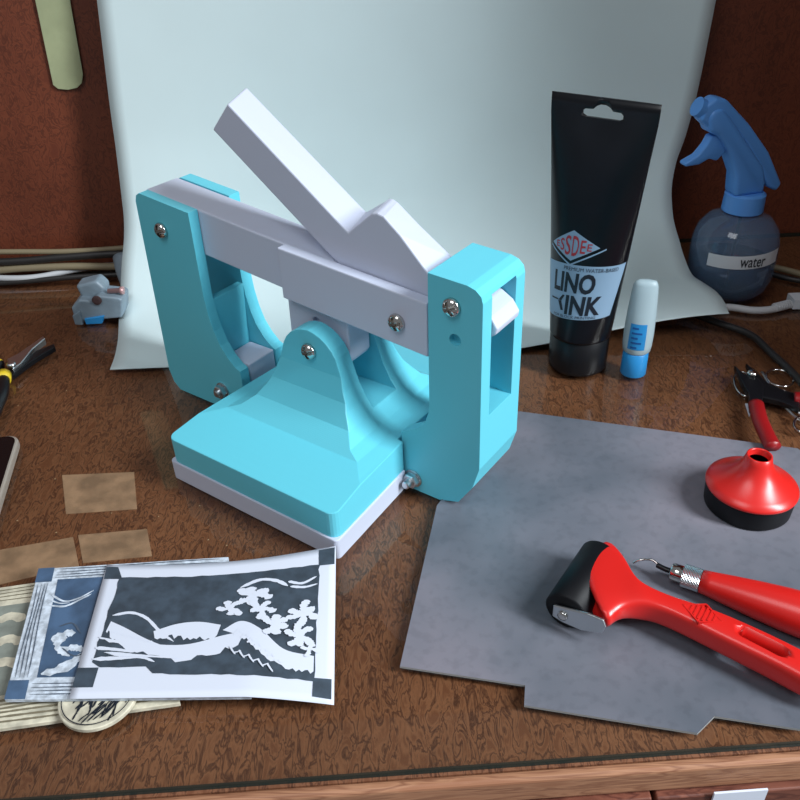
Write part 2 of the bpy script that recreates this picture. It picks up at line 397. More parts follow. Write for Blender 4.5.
# lever
hp = [(-.1648, .2340), (-.1463, .2531), (-.0517, .1832), (-.0350, .1975), (-.0315, .2000), (-.0275, .2010), (-.0225, .1998), (-.0104, .1900), (.0099, .1691), (.0158, .1635), (.030, .158),
      (.0462, .1563), (.0545, .1513), (.0595, .1443), (.0585, .1400), (.051, .1340), (.030, .1290), (-.020, .1290), (-.0660, .1610)]
o = from_bm('lever', prism_v(hp, .0975, .1265), WHITE)
for v in o.data.vertices:
    if v.co.y > .11:
        for (a, z), (a2, z2) in (((-.1648, .2340), (-.1735, .2390)), ((-.1463, .2531), (-.1565, .2568)), ((-.0517, .1832), (-.0588, .1864)), ((-.0350, .1975), (-.0425, .1965)), ((-.0315, .2000), (-.0395, .1990)), ((-.0275, .2010), (-.0365, .1997)), ((-.0225, .1998), (-.0325, .1983)), ((-.0104, .1900), (-.0150, .1855))):
            if abs(v.co.x-a) < 1e-4 and abs(v.co.z-z) < 1e-4: v.co.x, v.co.z = a2, z2
bevel(o, .0011, 2, 25); o['label'] = 'white raised lever with a humped heel'; pp(o, press)

# ------------------------------------------------------------------ ink tube
tc_ = Vector((.1615, .6125, 0)); YAW = math.radians(-38)
tube = thing('ink_tube', 'tall black tube of lino ink standing on its cap beside the press', 'tube', tc_, YAW)
ZC, ZT = .0335, .2305
def tube_pt(th, z, lift=0):     # th=0 is the front (-y)
    t = min(1, max(0, (z-ZC)/(ZT-.012-ZC))); tt = t**.9
    a = .0262 + (.0437-.0262)*tt; b_ = .0262*(1-tt**1.25)+.0010
    nx, ny = math.sin(th)/a, -math.cos(th)/b_; L = math.hypot(nx, ny)
    return Vector((math.sin(th)*a + nx/L*lift, -math.cos(th)*b_ + ny/L*lift, z))
bm = bmesh.new(); n = 72; R_ = []
zs = [ZC, ZC+.0015] + [ZC+.0015+(ZT-ZC-.0015)*k/26 for k in range(1, 27)]
for z in zs: R_.append([bm.verts.new(tube_pt(2*PI*i/n, z)) for i in range(n)])
for q in range(len(R_)-1):
    for i in range(n): bm.faces.new((R_[q][i], R_[q][(i+1) % n], R_[q+1][(i+1) % n], R_[q+1][i]))
bm.faces.new(R_[0]); bm.faces.new(R_[-1])
o = from_bm('tube_body', bm, TUBEM)
hole = [(-.0165, .2170), (-.0135, .2155), (.0135, .2155), (.0165, .2170), (.0165, .2195), (.0145, .2212), (.008, .2216), (.0055, .2240), (.002, .2255), (-.002, .2255), (-.0055, .2240), (-.008, .2216), (-.0145, .2212), (-.0165, .2195)]
boolean(o, prism_v(hole, -.02, .02)); o.parent = tube
for p in o.data.polygons: p.use_smooth = abs(p.normal.z) < .8
bm = lathe(bmesh.new(), [(.0245, 0), (.0255, .001), (.0258, .004), (.0258, .0318), (.0250, .0326), (.0250, .0338)], n=56)
o = from_bm('cap', bm, BLACKP, tube, True); 
LA = 0.0           # the printed front is turned a little on the tube
def lab(x, y, lift=.00025):
    y += .0010 + .13*(x+.030)     # x metres around the tube, y height
    t = min(1, max(0, (y-ZC)/(ZT-.012-ZC)));
    a = .0262 + (.0437-.0262)*t**.9; b_ = .0262*(1-(t**.9)**1.25)+.001
    Rm = (a+b_)/2*1.02
    return tube_pt(x/Rm + LA*.5, y, lift)
sl = .08
rect = [(-.0275 + .0038*i, .0560 + 0*i) for i in range(0, 17)] + [(.0365, .1060), (.0365, .1060)] 
rect = [(-.0300, .0505), (.0340, .0505), (.0385, .0975), (-.0320, .0975)]
bx = [(-.0300+.063*i/14, .0520) for i in range(15)] + [(.0365-.0685*i/14, .0975) for i in range(15)]
decal('front_label', [rect], lambda x, y: lab(x, y+sl*0), LABEL, tube, .004, True)
words = text_box('LINO', -.0185, .0145, .0735, .0910, .035) + text_box('INK', -.0055, .0225, .0545, .0715, .035)
words += text_box('PREMIUM WATER-BASED', -.010, .0300, .0925, .0957) + text_box('FOR BLOCK PRINTING', -.0165, .020, .0514, .0538)
words += [[(-.021, .0655), (-.0125, .0655), (-.0125, .0668), (-.021, .0668)], [(-.0125, .0655), (-.0085, .0712), (-.0068, .0705), (-.0095, .0655)], [(-.0095, .0655), (-.0068, .0575), (-.0092, .0572), (-.0125, .065)]]
decal('label_lettering', words, lambda x, y: lab(x, y, .0005), LBLK, tube, .004)
EQ = lambda L: [[(-.0255+(p[0]+.0255)*.84, p[1]-.004) for p in t] for t in L]
dm = EQ([[(-.0235, .1170), (-.0020, .1045), (.0195, .1170), (-.0020, .1295)]])[0]
decal('emblem', [dm], lambda x, y: lab(x, y, .0003), LABEL, tube, .004, True)
def band(p, q, w): 
    d = Vector((q[0]-p[0], q[1]-p[1])).normalized()*w; nrm = (-d[1], d[0]); return [p, q, (q[0]+nrm[0], q[1]+nrm[1]), (p[0]+nrm[0], p[1]+nrm[1])]
decal('emblem_border', EQ([[(-.0255, .1140), (-.0020, .1003), (-.0020, .1018), (-.0255, .1153)], [(-.0020, .1003), (.0245, .1155), (.0245, .1168), (-.0020, .1018)]]), lambda x, y: lab(x, y, .0003), LABEL, tube, .004)
L_ = []
for ch, xa, xb, hh in (('E', -.0172, -.0138, .0026), ('S', -.0128, -.0088, .0050), ('S', -.0080, -.0030, .0080), ('D', -.0018, .0035, .0082), ('E', .0048, .0088, .0054), ('E', .0100, .0135, .0030)):
    L_ += text_box(ch, xa, xb, .1170-hh, .1170+hh, .01)
decal('emblem_lettering', EQ(L_), lambda x, y: lab(x, y, .0006), LRED, tube, .004)

# ------------------------------------------------------------------ glue bottle
gl = thing('glue_bottle', 'small white glue bottle standing on its blue cap by the ink tube', 'bottle', (.2068, .5925, 0), math.radians(-14))
from_bm('cap', lathe(bmesh.new(), [(.0106, 0), (.0112, .001), (.0108, .022), (.0100, .0226)], n=32), LBLUE, gl, True)
bm = bmesh.new(); n = 40; R_ = []
for z, a, b_ in ((.0225, .0100, .0100), (.024, .0118, .0108), (.030, .0124, .0108), (.042, .0126, .0105), (.060, .0120, .0085), (.078, .0108, .0060), (.085, .0100, .0048), (.0885, .0085, .0036), (.0895, .0050, .0018)):
    R_.append([bm.verts.new((math.cos(t)*a, math.sin(t)*b_, z)) for t in (2*PI*i/n for i in range(n))])
for q in range(len(R_)-1):
    for i in range(n): bm.faces.new((R_[q][i], R_[q][(i+1) % n], R_[q+1][(i+1) % n], R_[q+1][i]))
bm.faces.new(R_[0]); bm.faces.new(R_[-1]); from_bm('bottle_body', bm, GLUEW, gl, True)
def gmap(x, y, lift=.0003):
    T = ((.0225, .0100, .0100), (.024, .0118, .0108), (.030, .0124, .0108), (.042, .0126, .0105), (.060, .0120, .0085))
    k = max(i for i in range(4) if T[i][0] <= y); f = (y-T[k][0])/(T[k+1][0]-T[k][0])
    a = T[k][1]*(1-f)+T[k+1][1]*f+lift; b_ = T[k][2]*(1-f)+T[k+1][2]*f+lift; th = x/.0118; return Vector((math.sin(th)*a, -math.cos(th)*b_, y))
decal('printed_panel', [[(-.0085, .0285), (.0055, .0285), (.0052, .0525), (-.0080, .0525)]], gmap, LBLUE, gl, .003)
decal('panel_lettering', [[(-.006, .0300+.0045*k), (-.001+.003*(k % 2), .0300+.0045*k), (-.001+.003*(k % 2), .0316+.0045*k), (-.006, .0316+.0045*k)] for k in range(5)], lambda x, y: gmap(x, y, .0006), mat('deep_blue_print', (24, 84, 150), .5), gl, .003)

# ------------------------------------------------------------------ spray bottle
sb = thing('spray_bottle', 'round clear water spray bottle with blue trigger head beside the paper', 'bottle', (.3440, .7460, 0), 0)
outer = [(.026, 0), (.034, .0015), (.040, .008), (.0435, .020), (.0440, .040), (.0435, .055), (.040, .068), (.032, .078), (.020, .0835), (.0140, .086), (.0135, .092)]
outer = [(r*.955, h) for r, h in outer]
bm = lathe(bmesh.new(), outer, n=56, caps=False)
from_bm('bottle_body', bm, BOTTLE, sb, True)
from_bm('water', lathe(bmesh.new(), [(.022, .002), (.031, .0032), (.0370, .009), (.0402, .021), (.0408, .034), (.0001, .034)], n=48), WATER, sb, True)
from_bm('dip_tube', lathe(bmesh.new(), [(.0016, .004), (.0016, .088)], n=12), BLACKP, sb, True)
def bot(x, y, lift=.0004):
    th = x/.0418 - .22; return Vector((math.sin(th)*(.0422+lift), -math.cos(th)*(.0422+lift), y))
bt = decal('paper_label', [[(-.031, .040), (.042, .0435), (.042, .0580), (-.031, .0530)]], bot, WAX, sb, .004)
decal('label_lettering', text_box('water', -.0005, .024, .0438, .0535, .01), lambda x, y: bot(x, y, .0009), LBLK, sb, .004)
# trigger head: side silhouette swept, facing left
hd = [(0, 0, .086)]
from_bm('collar', lathe(bmesh.new(), [(.0190, .086), (.0196, .087), (.0190, .1030), (.0165, .1050)], n=48), BLUEP, sb)
def side(poly, w, name, bev=.0025):
    poly = [(x-.10*(z-.104)-.002, z) for x, z in poly]
    bm = prism_v(poly, -w, w); o = from_bm(name, bm, BLUEP); bevel(o, bev, 3, 25); o.parent = sb
    for p in o.data.polygons: p.use_smooth = True
    o.rotation_euler = (0, 0, math.radians(12)); return o
side([(-.0160, .1040), (.0150, .1040), (.0160, .1150), (.0120, .130), (-.0280, .1790), (-.0380, .1900), (-.0475, .1880), (-.0520, .1800), (-.0480, .1680), (-.0400, .1650), (-.0270, .1480), (-.0165, .1250)], .0105, 'head_shell', .004)
side([(-.0440, .1985), (-.0535, .1925), (-.0580, .1800), (-.0480, .1715), (-.0300, .1770), (-.0120, .1570), (.0060, .1310), (.0200, .1090), (.0300, .1040), (.0350, .1110), (.0160, .1440), (-.0080, .1720), (-.0260, .1890), (-.0340, .1965)], .0085, 'head_cover', .003)
side([(-.0300, .1650), (-.0440, .1640), (-.0480, .1560), (-.0560, .1470), (-.0690, .1410), (-.0680, .1378), (-.0540, .1385), (-.0440, .1430), (-.0360, .1400), (-.0280, .1480)], .0055, 'trigger', .002)
o = from_bm('nozzle', lathe(bmesh.new(), [(.0075, 0), (.0085, .003), (.0085, .010)], (-.0600, 0, .1865), (-.75, 0, .35), 24), BLUEP); o.parent = sb; o.rotation_euler = (0, 0, math.radians(12))

# ------------------------------------------------------------------ grey inking sheet
sp = [(513, 412), (437, 507), (400, 668), (525, 687), (524, 707), (697, 735), (714, 718), (800, 731)]
P = [at(x, y).xy[:] for x, y in sp]
P += [(.2600, .2590), (.3400, .2610), (.3360, .3900), at(797, 450).xy[:]]
bm = prism_z(P, .0, .0016); bmesh.ops.recalc_face_normals(bm, faces=bm.faces)
for f_ in bm.faces: f_.material_index = 1 if abs(f_.normal.z) < .5 else 0
o = from_bm('inking_sheet', bm, [SHEET, SHEETEDGE]); tag(o, 'grey translucent plastic sheet with notched edge and ink stains on the desk', 'plastic sheet')
SZ = .0016
# red-topped pot
pot = thing('ink_pot', 'round black pot with red cone lid on the grey sheet', 'pot', (.2385, .4140, SZ))
from_bm('pot_base', lathe(bmesh.new(), [(.0272, 0), (.0285, .0015), (.0292, .0150), (.0292, .0172), (.0270, .0175)], n=64), RUBBER, pot, True)
from_bm('cone_lid', lathe(bmesh.new(), [(.0298, .0165), (.0302, .0175), (.0298, .0190), (.0255, .0215), (.0180, .0265), (.0120, .0325), (.0092, .0385), (.0082, .0430), (.0074, .0433), (.0068, .0425), (.0066, .0250), (.0001, .0250)], n=64), RED, pot, True)
from_bm('opening', lathe(bmesh.new(), [(.0066, .0), (.0064, .0)], (0, 0, .0385), n=32), BLACKM, pot)

# brayer: red-handled ink roller
R0 = at(601, 556, .0145); R1 = at(565, 612, .0145)
ax = (R1-R0).normalized(); rl = thing('ink_roller', 'red handled ink roller with black rubber drum lying on the grey sheet', 'roller', (R0.x*.5+R1.x*.5, R0.y*.5+R1.y*.5, SZ), 0)
def rlp(o): o.data.transform(Matrix.Translation(-Vector(rl.location))); o.parent = rl; return o
rr = .0128; R0.z = R1.z = SZ+rr; Lr = (R1-R0).length
rlp(from_bm('drum', lathe(bmesh.new(), [(rr*.9, 0), (rr, .0012), (rr, Lr-.0012), (rr*.9, Lr)], R0, ax, 48), RUBBER, smooth=True))
side_d = Vector((-ax.y, ax.x, 0)); 
if side_d.x < 0: side_d = -side_d             # horizontal, towards the handle
fr = bmesh.new()
for end, sg in ((R1, 1), (R0, -1)):
    e0 = end + ax*sg*.0012; kk = 1 if sg > 0 else .55
    pts = [(-.0065, -.0045), (-.0065, .0045), (.0140, .0100), (.0235, .0105), (.0255, .0060), (.0240, .0000), (.0120, -.0055), (.0000, -.0060)]
    a_ = [fr.verts.new(e0 + side_d*p[0]*kk + Vector((0, 0, p[1]*kk))) for p in pts]; b2 = [fr.verts.new(e0 + ax*sg*.0018 + side_d*p[0]*kk + Vector((0, 0, p[1]*kk))) for p in pts]
    fr.faces.new(a_); fr.faces.new(b2[::-1])
    for i in range(len(pts)): fr.faces.new((a_[i], b2[i], b2[(i+1) % len(pts)], a_[(i+1) % len(pts)]))
lathe(fr, [(.0025, -.0012), (.0025, Lr+.0012)], R0, ax, 12)
o = rlp(from_bm('frame', fr, STEEL)); bevel(o, .0006); o['label'] = 'bent steel frame'
rlp(from_bm('axle', lathe(bmesh.new(), [(.0032, 0), (.0030, .0012), (.0018, .0016)], R1+ax*.0030, ax, 20), CHROME, smooth=True))
# handle outline in the plane of the table, drawn in metres along/across the handle
H0 = at(598, 590, .020); HE = at(835, 688, .016); hd_ = (HE-H0); HL = hd_.length; hx = hd_.normalized(); hy = Vector((-hx.y, hx.x, 0)).normalized(); hz = hx.cross(hy)
def hw(x, y, z): return H0 + hx*x + hy*y + hz*z
def tohandle(px_, py_, z):
    p = at(px_, py_, z) - H0; return (p.dot(hx), p.dot(hy))
ctr = []
top_px = [(607, 541), (618, 545), (629, 562), (634, 580), (652, 588), (675, 597), (705, 604), (740, 618), (770, 631), (800, 645), (840, 664)]
bot_px = [(604, 631), (614, 625), (624, 618), (640, 617), (655, 620), (675, 628), (705, 643), (740, 660), (770, 674), (800, 690), (840, 710)]
front_px = [(585, 588)]
rings = []; bm = bmesh.new()
T_ = [tohandle(x, y, .024) for x, y in top_px]; B_ = [tohandle(x, y, .014) for x, y in bot_px]
T_[0] = tohandle(606, 533, .026); B_[0] = tohandle(602, 642, .012)
n = 20
for k, (t_, b2) in enumerate(zip(T_, B_)):
    u = k/(len(T_)-1)
    hz_ = (.0095, .0110, .0110, .0095, .0085, .0085, .0085, .0088, .0090, .0090, .0085)[k]
    cx, cy = (t_[0]+b2[0])/2, (t_[1]+b2[1])/2; wx, wy = (t_[0]-b2[0])/2, (t_[1]-b2[1])/2
    ring = []
    for i in range(n):
        a = 2*PI*i/n; ca, sa = math.cos(a), math.sin(a); e = .55 if k > 3 else .45
        ca = math.copysign(abs(ca)**e, ca); sa = math.copysign(abs(sa)**e, sa)
        hh = hz_*(1 if k > 2 else (.75 + .25*abs(0)))
        sh_ = (.0210, .0110, .003)[k]*(1-abs(ca))**.6 if k < 3 else 0
        ring.append(bm.verts.new(hw(cx+wx*ca-sh_, cy+wy*ca, sa*hh - .001)))
    rings.append(ring)
# head front: ring pulled in towards the drum, peaked in its middle like a roof
for q in range(len(rings)-1):
    for i in range(n): bm.faces.new((rings[q][i], rings[q][(i+1) % n], rings[q+1][(i+1) % n], rings[q+1][i]))
bm.faces.new(rings[0][::-1]); bm.faces.new(rings[-1])
fp = tohandle(587, 589, .026)
o = from_bm('handle', bm, RED, smooth=False)
md = o.modifiers.new('s', 'SUBSURF'); md.levels = 2; md.render_levels = 2; apply_mods(o)
sl0 = tohandle(745, 632, .025); sl1 = tohandle(781, 650, .025)
def slotpoly(a, b_, r):
    d = Vector((b_[0]-a[0], b_[1]-a[1])); an = math.atan2(d.y, d.x); out = []
    for k in range(9): t = an+PI/2+PI*k/8; out.append((a[0]+r*math.cos(t), a[1]+r*math.sin(t)))
    for k in range(9): t = an-PI/2+PI*k/8; out.append((b_[0]+r*math.cos(t), b_[1]+r*math.sin(t)))
    return out
bc = bmesh.new(); prism(bc, slotpoly(sl0, sl1, .0042), lambda p, k: hw(p[0], p[1], -.03 if k else .03)); boolean(o, bc)
for p in o.data.polygons: p.use_smooth = True
rlp(o); o['label'] = 'red plastic handle with a slot'
e0 = tohandle(683, 606, .025); e1 = tohandle(722, 622, .025)
em = []
ex = Vector((e1[0]-e0[0], e1[1]-e0[1])); el = ex.length; ex.normalize(); ey = Vector((-ex.y, ex.x))
bmE = bmesh.new()
for k in range(6):
    xx = el*(.2+.12*k); hh = .0062*(1-abs(k-2.5)/4.2)
    c0 = Vector(e0)+ex*xx
    prism(bmE, [tuple(c0+ex*a+ey*b_) for a, b_ in ((-.0005, -hh), (.0005, -hh), (.0009, hh), (-.0001, hh))], lambda p, kk: hw(p[0], p[1], .0078 if kk else .0055))
c0 = Vector(e0)
for (a, b_) in (((0, 0), (el*.5, .0075)), ((el*.5, .0075), (el, 0)), ((el, 0), (el*.5, -.0075)), ((el*.5, -.0075), (0, 0))):
    pa = c0+ex*a[0]+ey*a[1]; pb_ = c0+ex*b_[0]+ey*b_[1]; dd = (pb_-pa).normalized()*.0004; nn = Vector((-dd.y, dd.x))
    prism(bmE, [tuple(pa+nn), tuple(pb_+nn), tuple(pb_-nn), tuple(pa-nn)], lambda p, kk: hw(p[0], p[1], .0077 if kk else .005))
rlp(from_bm('embossed_emblem', bmE, RED))

# lino cutter
c0 = at(671, 571, .0105); c1 = at(812, 618, .0140); ca = (c1-c0).normalized()
ct = thing('lino_cutter', 'red handled lino cutting tool with knurled steel collar, behind the ink roller', 'cutting tool', (c0.x, c0.y, SZ))
def ctp(o): o.data.transform(Matrix.Translation(-Vector(ct.location))); o.parent = ct; return o
ctp(from_bm('ferrule', lathe(bmesh.new(), [(.0050, 0), (.0056, .0008), (.0056, .0070), (.0052, .0075)], c0, ca, 32), CHROME, smooth=True))
bm = bmesh.new(); n = 48; rings = []
for k in range(13):
    h = .0075+.0105*k/12
    rings.append([bm.verts.new(c0+ca*h+(frame(ca)[0]*math.cos(t)+frame(ca)[1]*math.sin(t))*(.0070+(.0003 if (i+k) % 2 else -.0002))) for i, t in ((i, 2*PI*i/n) for i in range(n))])
for q in range(12):
    for i in range(n): bm.faces.new((rings[q][i], rings[q][(i+1) % n], rings[q+1][(i+1) % n], rings[q+1][i]))
bm.faces.new(rings[0]); bm.faces.new(rings[-1]); ctp(from_bm('knurled_collar', bm, STEEL))
ctp(from_bm('handle', lathe(bmesh.new(), [(.0060, .018), (.0072, .0185), (.0078, .024), (.0092, .034), (.0112, .050), (.0128, .066), (.0135, .080), (.0130, .092), (.0110, .101), (.0070, .107), (.0001, .109)], c0, ca, 40), RED, smooth=True))
tp = [at(633, 563, .0075), at(640, 560, .0105), at(652, 560, .0115), at(660, 566, .0105)]
bm = sweep(bmesh.new(), tp, .0007, 8); ctp(from_bm('gouge_blade', bm, CHROME, smooth=True))
ctp(from_bm('blade_shank', sweep(bmesh.new(), [at(657, 565, .0105), at(665, 569, .0105), c0+ca*.002], .0017, 10), BLACKP, smooth=True))

# ------------------------------------------------------------------ lino blocks and print
def bil(c, s, t):      # corners TL TR BR BL ; s to the right, t downwards
    return (c[0]*(1-s)+c[1]*s)*(1-t) + (c[3]*(1-s)+c[2]*s)*t
def slab(name, pts, z0, z1, mt):
    o = from_bm(name, prism_z([p.xy[:] if hasattr(p, 'xy') else p for p in pts], z0, z1), mt); bevel(o, .0004, 1); return o
def wob(a, b_, n_, amp, w0, w1, seed):   # ragged tapering stroke polygon between a and b
    A, B = Vector(a), Vector(b_); d = B-A; nn = Vector((-d.y, d.x)).normalized(); up, lo = [], []
    rd = random.Random(seed)
    for k in range(n_+1):
        t = k/n_; w = (w0+(w1-w0)*t)*(.75+.5*rd.random())*min(1, 6*t+.25, 6*(1-t)+.25); off = amp*math.sin(t*6+seed)
        c_ = A+d*t+nn*off; up.append(tuple(c_+nn*w)); lo.append(tuple(c_-nn*w))
    return up+lo[::-1]
def curve_stroke(pts, w0, w1, seed=0, rag=.3):
    P_ = catmull([(x, y, 0) for x, y in pts], 6); up, lo = [], []; rd = random.Random(seed)
    for i, p in enumerate(P_):
        d = (P_[min(i+1, len(P_)-1)]-P_[max(i-1, 0)]).normalized(); nn = Vector((-d.y, d.x, 0)); t = i/(len(P_)-1)
        w = (w0+(w1-w0)*t)*(1-rag/2+rag*rd.random())*min(1, 8*t+.2, 8*(1-t)+.2)
        up.append((p.x+nn.x*w, p.y+nn.y*w)); lo.append((p.x-nn.x*w, p.y-nn.y*w))
    return up+lo[::-1]
# cream carved block, lowest
CB = [at(-38, 593, .003), at(150, 566, .003), at(180, 703, .003), at(-52, 736, .003)]
cb = slab('carved_lino_block', CB, 0, .0032, CREAM); tag(cb, 'cream carved lino block, lowest of the pile at the left', 'lino block')
cm = lambda lift: (lambda s, t: bil(CB, s, t).xy.to_3d() + Vector((0, 0, .0032+lift)))
pan = [(.14, .16), (.92, .16), (.92, .80), (.14, .80)]
decal('inked_panel', [pan], cm(.0002), GREYGR, cb, .05)
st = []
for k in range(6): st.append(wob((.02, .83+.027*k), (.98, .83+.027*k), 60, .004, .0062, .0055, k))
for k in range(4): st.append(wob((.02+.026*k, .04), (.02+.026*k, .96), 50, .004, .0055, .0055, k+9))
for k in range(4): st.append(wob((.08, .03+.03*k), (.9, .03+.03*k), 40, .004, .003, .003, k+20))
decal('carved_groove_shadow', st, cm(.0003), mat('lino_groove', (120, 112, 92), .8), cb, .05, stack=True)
ob_ = []
for k, (x, y) in enumerate(((.26, .27), (.25, .44), (.24, .60), (.42, .35), (.40, .56))):
    ob_.append(curve_stroke([(x-.07, y+.01), (x, y-.02), (x+.07, y+.02)], .026, .032, k, .3))
decal('carved_petal', ob_, cm(.0004), CREAM, cb, .05, stack=True)
# round carved disc
dc = at(100, 698, .0034); 
disc = thing('carved_lino_disc', 'small round cream lino disc with black carved pattern, under the print', 'lino disc', (dc.x, dc.y, .0036))
from_bm('disc_base', lathe(bmesh.new(), [(.0208, 0), (.0215, .0004), (.0215, .0026), (.0210, .0030)], n=56), CREAM, disc)
rd = random.Random(3); st = []
for k in range(60):
    a = rd.random()*2*PI; r = .019*math.sqrt(rd.random()); x, y = r*math.cos(a)*.9, r*math.sin(a)*.9
    an = .9+rd.random()*.8; L = .003+.004*rd.random()
    p, q = (x-L*math.cos(an), y-L*math.sin(an)), (x+L*math.cos(an), y+L*math.sin(an))
    if math.hypot(*p) < .020 and math.hypot(*q) < .020: st.append(wob(p, q, 8, .0002, .0005, .0003, k))
st += [wob((-.004+.003*k, -.0185+.001*k), (.006+.003*k, -.003), 10, .0002, .0005, .0004, k) for k in range(4)]
ringp = [[(.0196*math.cos(a), .0196*math.sin(a)), (.0196*math.cos(a+.11), .0196*math.sin(a+.11)), (.0190*math.cos(a+.11), .0190*math.sin(a+.11)), (.0190*math.cos(a), .0190*math.sin(a))] for a in (2*PI*k/57 for k in range(57))]
decal('inked_marks', st+ringp, lambda x, y: Vector((x, y, .0032)), LBLK, disc, .05, stack=True)
# blue inked block
BB = [at(40, 572, .0065), at(229, 560, .0065), at(252, 700, .0065), at(6, 703, .0065)]
bb = slab('inked_lino_block', BB, .0068, .0096, CARVED); tag(bb, 'blue inked lino block with carved waves, half under the print', 'lino block')
for v in bb.data.vertices: pass
bmap = lambda lift: (lambda s, t: bil(BB, s, t).xy.to_3d() + Vector((0, 0, .0096+lift)))
sq = [[(0, 0), (.085, 0), (.085, .125), (0, .125)], [(0, .875), (.085, .875), (.085, 1), (0, 1)], [(.115, .11), (.90, .11), (.90, .86), (.115, .86)]]
decal('blue_ink', sq, bmap(.0002), BLUEINK, bb, .05, stack=True)
st = [curve_stroke([(.10, .24), (.17, .30), (.24, .28), (.31, .22)], .007, .004, 1), curve_stroke([(.105, .33), (.18, .34), (.25, .29), (.30, .25)], .008, .004, 2), curve_stroke([(.10, .285), (.15, .315), (.2, .315)], .006, .003, 3)]
st += [curve_stroke([(.13, .84), (.22, .80), (.31, .70), (.40, .62)], .032, .014, 4, .8), curve_stroke([(.16, .62), (.20, .56), (.25, .55)], .028, .018, 5, .9), curve_stroke([(.19, .68), (.25, .66), (.30, .68)], .026, .016, 6, 1), curve_stroke([(.17, .60), (.19, .68), (.24, .72)], .018, .014, 7, 1),
       curve_stroke([(.35, .30), (.38, .27), (.41, .22)], .018, .01, 8, .8)]
decal('carved_shape', st, bmap(.0004), CARVED, bb, .05, stack=True)
st = [wob((.02+.016*k, .14), (.025+.016*k, .86), 30, .003, .0022, .0022, k+3) for k in range(4)] + [wob((.1, .02+.025*k), (.95, .02+.025*k), 40, .003, .003, .003, k) for k in range(4)] + [wob((.1, .90+.025*k), (.95, .90+.025*k), 40, .003, .003, .003, k+7) for k in range(4)]
st += [curve_stroke([(.17, .5), (.23, .48), (.275, .56)], .004, .004, 5, .8), curve_stroke([(.20, .66), (.26, .72), (.32, .69)], .004, .004, 6, .8), curve_stroke([(.335, .44), (.36, .5), (.34, .56)], .012, .01, 7, .8)]
decal('carving_grooves', st, bmap(.0005), mat('dark_groove', (72, 84, 100), .8), bb, .05, stack=True)
# print
PZ = .0112
PC = [at(107, 565, PZ), at(336, 546, .0125), at(334, 705, .0030), at(69, 699, PZ)]
def pmap(s, t, lift=0):
    p = bil(PC, s, t)
    y = p.y - .0055*math.sin(PI*s)*(1-t)**1.2
    z = PZ
    if s > .66: z = PZ + (.0125*(1-t)+.0030*t-PZ)*((s-.66)/.34)**1.3
    return Vector((p.x, y, z+lift))
bm = bmesh.new(); V = [[bm.verts.new(pmap(i/30, j/20)) for i in range(31)] for j in range(21)]
for j in range(20):
    for i in range(30): bm.faces.new((V[j][i], V[j][i+1], V[j+1][i+1], V[j+1][i]))
pr = from_bm('lino_print', bm, PRINTW, smooth=True); sd = pr.modifiers.new('s', 'SOLIDIFY'); sd.thickness = .0003; sd.offset = 0; apply_mods(pr)
tag(pr, 'slate and white lino print on paper lying over the carved blocks', 'print')
def jag(a, b_, n_, amp, seed):
    rd = random.Random(seed); return [(a[0]+(b_[0]-a[0])*k/n_+amp*(rd.random()-.5), a[1]+(b_[1]-a[1])*k/n_+amp*(rd.random()-.5)) for k in range(n_)]
pan = jag((.075, .11), (.93, .12), 22, .008, 1) + jag((.93, .12), (.925, .865), 18, .008, 2) + jag((.925, .885), (.27, .845), 20, .008, 3) + jag((.27, .80), (.05, .80), 6, .006, 4) + jag((.05, .76), (.075, .11), 14, .010, 5)
sq = [jag((.0, .02), (.083, .02), 3, .004, 6)+[(.085, .125), (.005, .125)], [(.925, .012), (.995, .012), (.995, .135), (.928, .13)], [(.0, .80), (.083, .80), (.08, .93), (.0, .93)], [(.92, .865), (.99, .865), (.99, .975), (.918, .97)]]
decal('slate_ink_panel', [pan]+sq, lambda s, t: pmap(s, t, .0004), INK, pr, .05, stack=True)
# generic rolling hills, clouds and leaves
st = []
def hill(pts, lo, seed, rag=.018):      # filled shape: ridge line above, ragged lower edge
    up = [(p.x, p.y) for p in catmull([(x, y, 0) for x, y in pts], 6)]; rd = random.Random(seed)
    low = [(p.x, p.y+rag*(rd.random()-.2)*2) for p in catmull([(x, y, 0) for x, y in lo], 7)]
    return up+low[::-1]
st += [curve_stroke([(.085, .425), (.16, .405), (.23, .45), (.30, .56), (.36, .63)], .011, .006, 1),
       hill([(.085, .47), (.15, .52), (.24, .60), (.33, .665)], [(.075, .52), (.12, .60), (.22, .66), (.30, .685)], 2),
       hill([(.27, .55), (.36, .50), (.45, .49), (.54, .52)], [(.28, .60), (.36, .585), (.45, .60), (.53, .60)], 3, .02),
       hill([(.05, .585), (.2, .63), (.40, .655), (.55, .60), (.64, .575)], [(.06, .60), (.2, .67), (.36, .745), (.50, .72), (.62, .66)], 4, .02),
       hill([(.55, .56), (.62, .50), (.70, .56), (.80, .70), (.92, .74)], [(.60, .58), (.66, .64), (.74, .76), (.84, .82), (.92, .83)], 5, .012),
       curve_stroke([(.05, .665), (.14, .68), (.21, .70)], .014, .006, 6), curve_stroke([(.05, .745), (.15, .74), (.24, .735), (.30, .77)], .016, .006, 7),
       curve_stroke([(.80, .225), (.86, .25), (.92, .21)], .010, .006, 8), curve_stroke([(.81, .265), (.87, .28), (.925, .265)], .010, .005, 9), curve_stroke([(.60, .24), (.68, .19), (.75, .21), (.80, .26)], .011, .010, 10)]
rd = random.Random(12)
for k in range(8):
    x = .10+.022*k; st.append(curve_stroke([(x, .555+.010*k), (x+.020, .545+.012*k)], .004, .007, k+3, .5))
for k in range(7):
    x = .60+.028*k; st.append(curve_stroke([(x, .60+.030*k), (x+.018, .56+.034*k), (x+.030, .585+.034*k)], .006, .009, k+6, .6))
